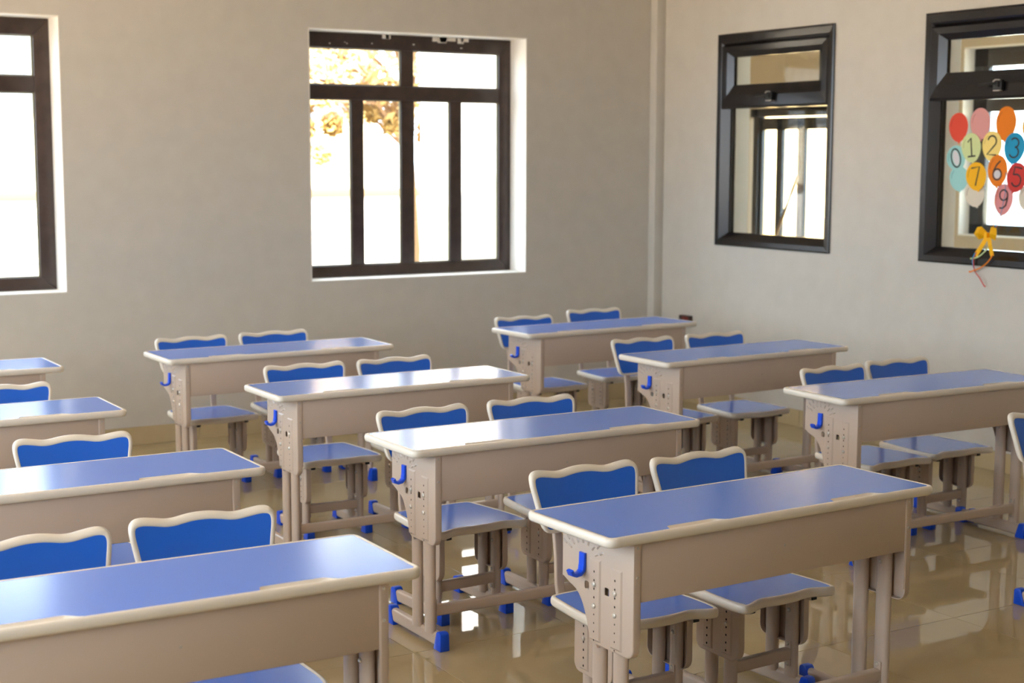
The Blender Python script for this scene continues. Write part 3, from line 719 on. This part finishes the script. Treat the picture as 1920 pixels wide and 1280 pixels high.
MB().tube([(0.0, 0.42, 0.12), (0.22, -0.02, 1.50)], ell(0.013, 0.013, 8), Vector((1, 0, 0))).build('handle', mat('pole_wood', S(120, 92, 60), 0.5), t)
MB().box((-0.03, 0.34, 0.0), (0.03, 0.52, 0.13)).build('brush', mat('brush_bristle', S(150, 110, 110), 0.9), t, bevel=0.01)

# ------------------------------------------------------------------ outdoors
MG = mat('yard_concrete', S(190, 186, 180), 0.8, 0.2, noise=(S(184, 180, 173), S(196, 192, 187)), scale=0.8)
MGW = mat('warm_paving', S(208, 180, 146), 0.8, 0.2)
MWH = mat('white_render', S(196, 192, 186), 0.8, 0.2)
MCRM = mat('cream_render', S(200, 186, 160), 0.8, 0.2, noise=(S(196, 182, 156), S(204, 190, 166)), scale=1.5)
MYEL = mat('yellow_render', S(238, 200, 138), 0.8, 0.2)
MCOP = mat('tan_coping', S(104, 84, 62), 0.8, 0.2)
struct(MB().box((-30, YB+WT, -0.5), (XR+WT, 60, -0.32)).build('yard_ground', MG, smooth=False))
struct(MB().box((-60, -40, -0.5), (XL-WT, 60, -0.32)).build('side_yard_ground', MGW, smooth=False))
t = thing('yard_wall', 'low white yard wall with tan coping beyond the windows', 'wall', (4, 17.5, -0.32))
MB().box((-14, 0, 0), (12, 0.22, 1.52)).build('wall', MWH, t, smooth=False)
MB().box((-14, -0.04, 1.46), (12, 0.26, 1.56)).build('coping', MCOP, t, bevel=0.01)
t = thing('sheet_metal_shed', 'cream shed with upper corrugated metal sheets seen through left window', 'shed', (1.5, 20.5, -0.32))
MB().box((-12, 0, 0), (8.6, 0.3, 2.5)).build('wall', MCRM, t, smooth=False)
pts = []
for i in range(0, 413):
    xx = -12+i*0.05; pts.append((xx, -0.03-0.03*math.sin(i*PI/2+0.4)))
pts += [(8.6, 0.2), (-12, 0.2)]
MB().prism(pts, 'z', 2.5, 4.6).build('corrugated_sheet', mat('galvanised_sheet', S(84, 88, 93), 0.5, 0.5), t)
t = thing('white_house', 'plain white house wall filling the right panes of the middle window', 'house', (6.68, 12.6, -0.32), R(-31))
MB().box((0, 0, 0), (2.4, 0.9, 5.2)).build('wall', MWH, t, smooth=False)
MB().box((1.05, -0.10, 0), (2.4, 0.0, 5.2)).build('porch_wall', MCRM, t, smooth=False)
MB().box((-0.1, -0.2, 5.2), (2.5, 1.0, 5.35)).build('roof', MWH, t, smooth=False)
t = thing('yellow_house', 'yellow house wall outside the corridor door', 'house', (13.5, 15.70, -0.02))
MB().box((0, 0, 0), (3, 7, 3.4)).build('wall', MYEL, t, smooth=False)
MB().box((-0.3, -0.3, 3.4), (3.3, 7.3, 3.55)).build('roof', MWH, t, smooth=False)
MB().box((-0.02, 1.2, 1.0), (0.0, 2.4, 2.2)).build('window', MFRM2, t, smooth=False)
t = thing('boundary_wall', 'low grey-blue boundary wall outside the corridor door', 'wall', (24, 12, -0.02))
MB().box((0, -14, 0), (0.3, 14, 1.35)).build('wall', mat('blue_grey_render', S(150, 160, 170), 0.8), t, smooth=False)
MB().box((-0.05, -14, 1.35), (0.35, 14, 1.45)).build('coping', MWH, t, smooth=False)
# tree with dry golden foliage
def tree(loc, label, h0, blobs, nleaf, seed):
    rd = random.Random(seed)
    t = thing('tree', label, 'tree', loc)
    m = MB(); m.tube([(0, 0, 0), (0.04, 0, 1.0), (-0.02, 0.02, h0), (0.03, 0, h0+1.6)], ell(0.07, 0.07, 10), Vector((1, 0, 0)))
    for bx, by, bz, br_ in blobs:
        if bz > h0+0.5: m.tube([(0, 0, h0), (bx*0.4, by*0.5, (h0+bz)/2+0.25), (bx, by, bz)], ell(0.018, 0.018, 6), Vector((0, 1, 0.1)))
    m.build('trunk', mat('bark', S(128, 98, 66), 0.9), t)
    lv = MB()
    for i in range(nleaf):
        bx, by, bz, br_ = blobs[rd.randrange(len(blobs))]
        while True:
            p = Vector((rd.uniform(-1, 1), rd.uniform(-1, 1), rd.uniform(-1, 1)))
            if p.length < 1: break
        p = Vector((bx, by, bz))+p*br_
        a = Vector((rd.gauss(0, 1), rd.gauss(0, 1), rd.gauss(0, 1))).normalized(); b = a.orthogonal().normalized()
        L, W_ = rd.uniform(0.05, 0.085), rd.uniform(0.022, 0.036)
        lv.add([p-a*L, p+b*W_, p+a*L, p-b*W_], [(0, 1, 2, 3)])
    lf = lv.build('foliage', mat('golden_leaf', S(196, 164, 102), 0.6, 0.3, noise=(S(172, 140, 74), S(208, 178, 122)), scale=1.2), t, smooth=False)
    lf['kind'] = 'stuff'
    return t
rl = random.Random(11)
tree((7.40, 14.2, -0.32), 'tree with dry golden foliage seen through the middle window', 2.0,
     [(-1.2, 0, 2.75, 0.36), (-0.9, 0.1, 2.95, 0.36), (-0.55, 0, 2.8, 0.42), (-0.2, 0, 2.75, 0.40), (0.05, 0.1, 2.55, 0.36), (-1.5, 0.2, 2.6, 0.4), (-0.7, 0, 3.2, 0.5), (-0.2, 0.1, 3.3, 0.5), (-1.3, 0, 3.2, 0.5)] +
     [(cx_+rl.uniform(-.2, .2), rl.uniform(-.2, .2), cz_+rl.uniform(-.12, .12), rl.uniform(.06, .15)) for cx_, cz_ in [(-1.1, 2.45), (-1.15, 2.3), (-1.2, 2.12), (-0.95, 2.4), (-0.98, 2.25), (-0.9, 2.5), (-0.92, 2.1), (-0.5, 2.45), (-0.4, 2.4), (-0.25, 2.3), (-0.6, 2.4), (-0.35, 2.2), (0.08, 2.3), (0.05, 2.15), (-0.15, 2.5)]], 3600, 3)
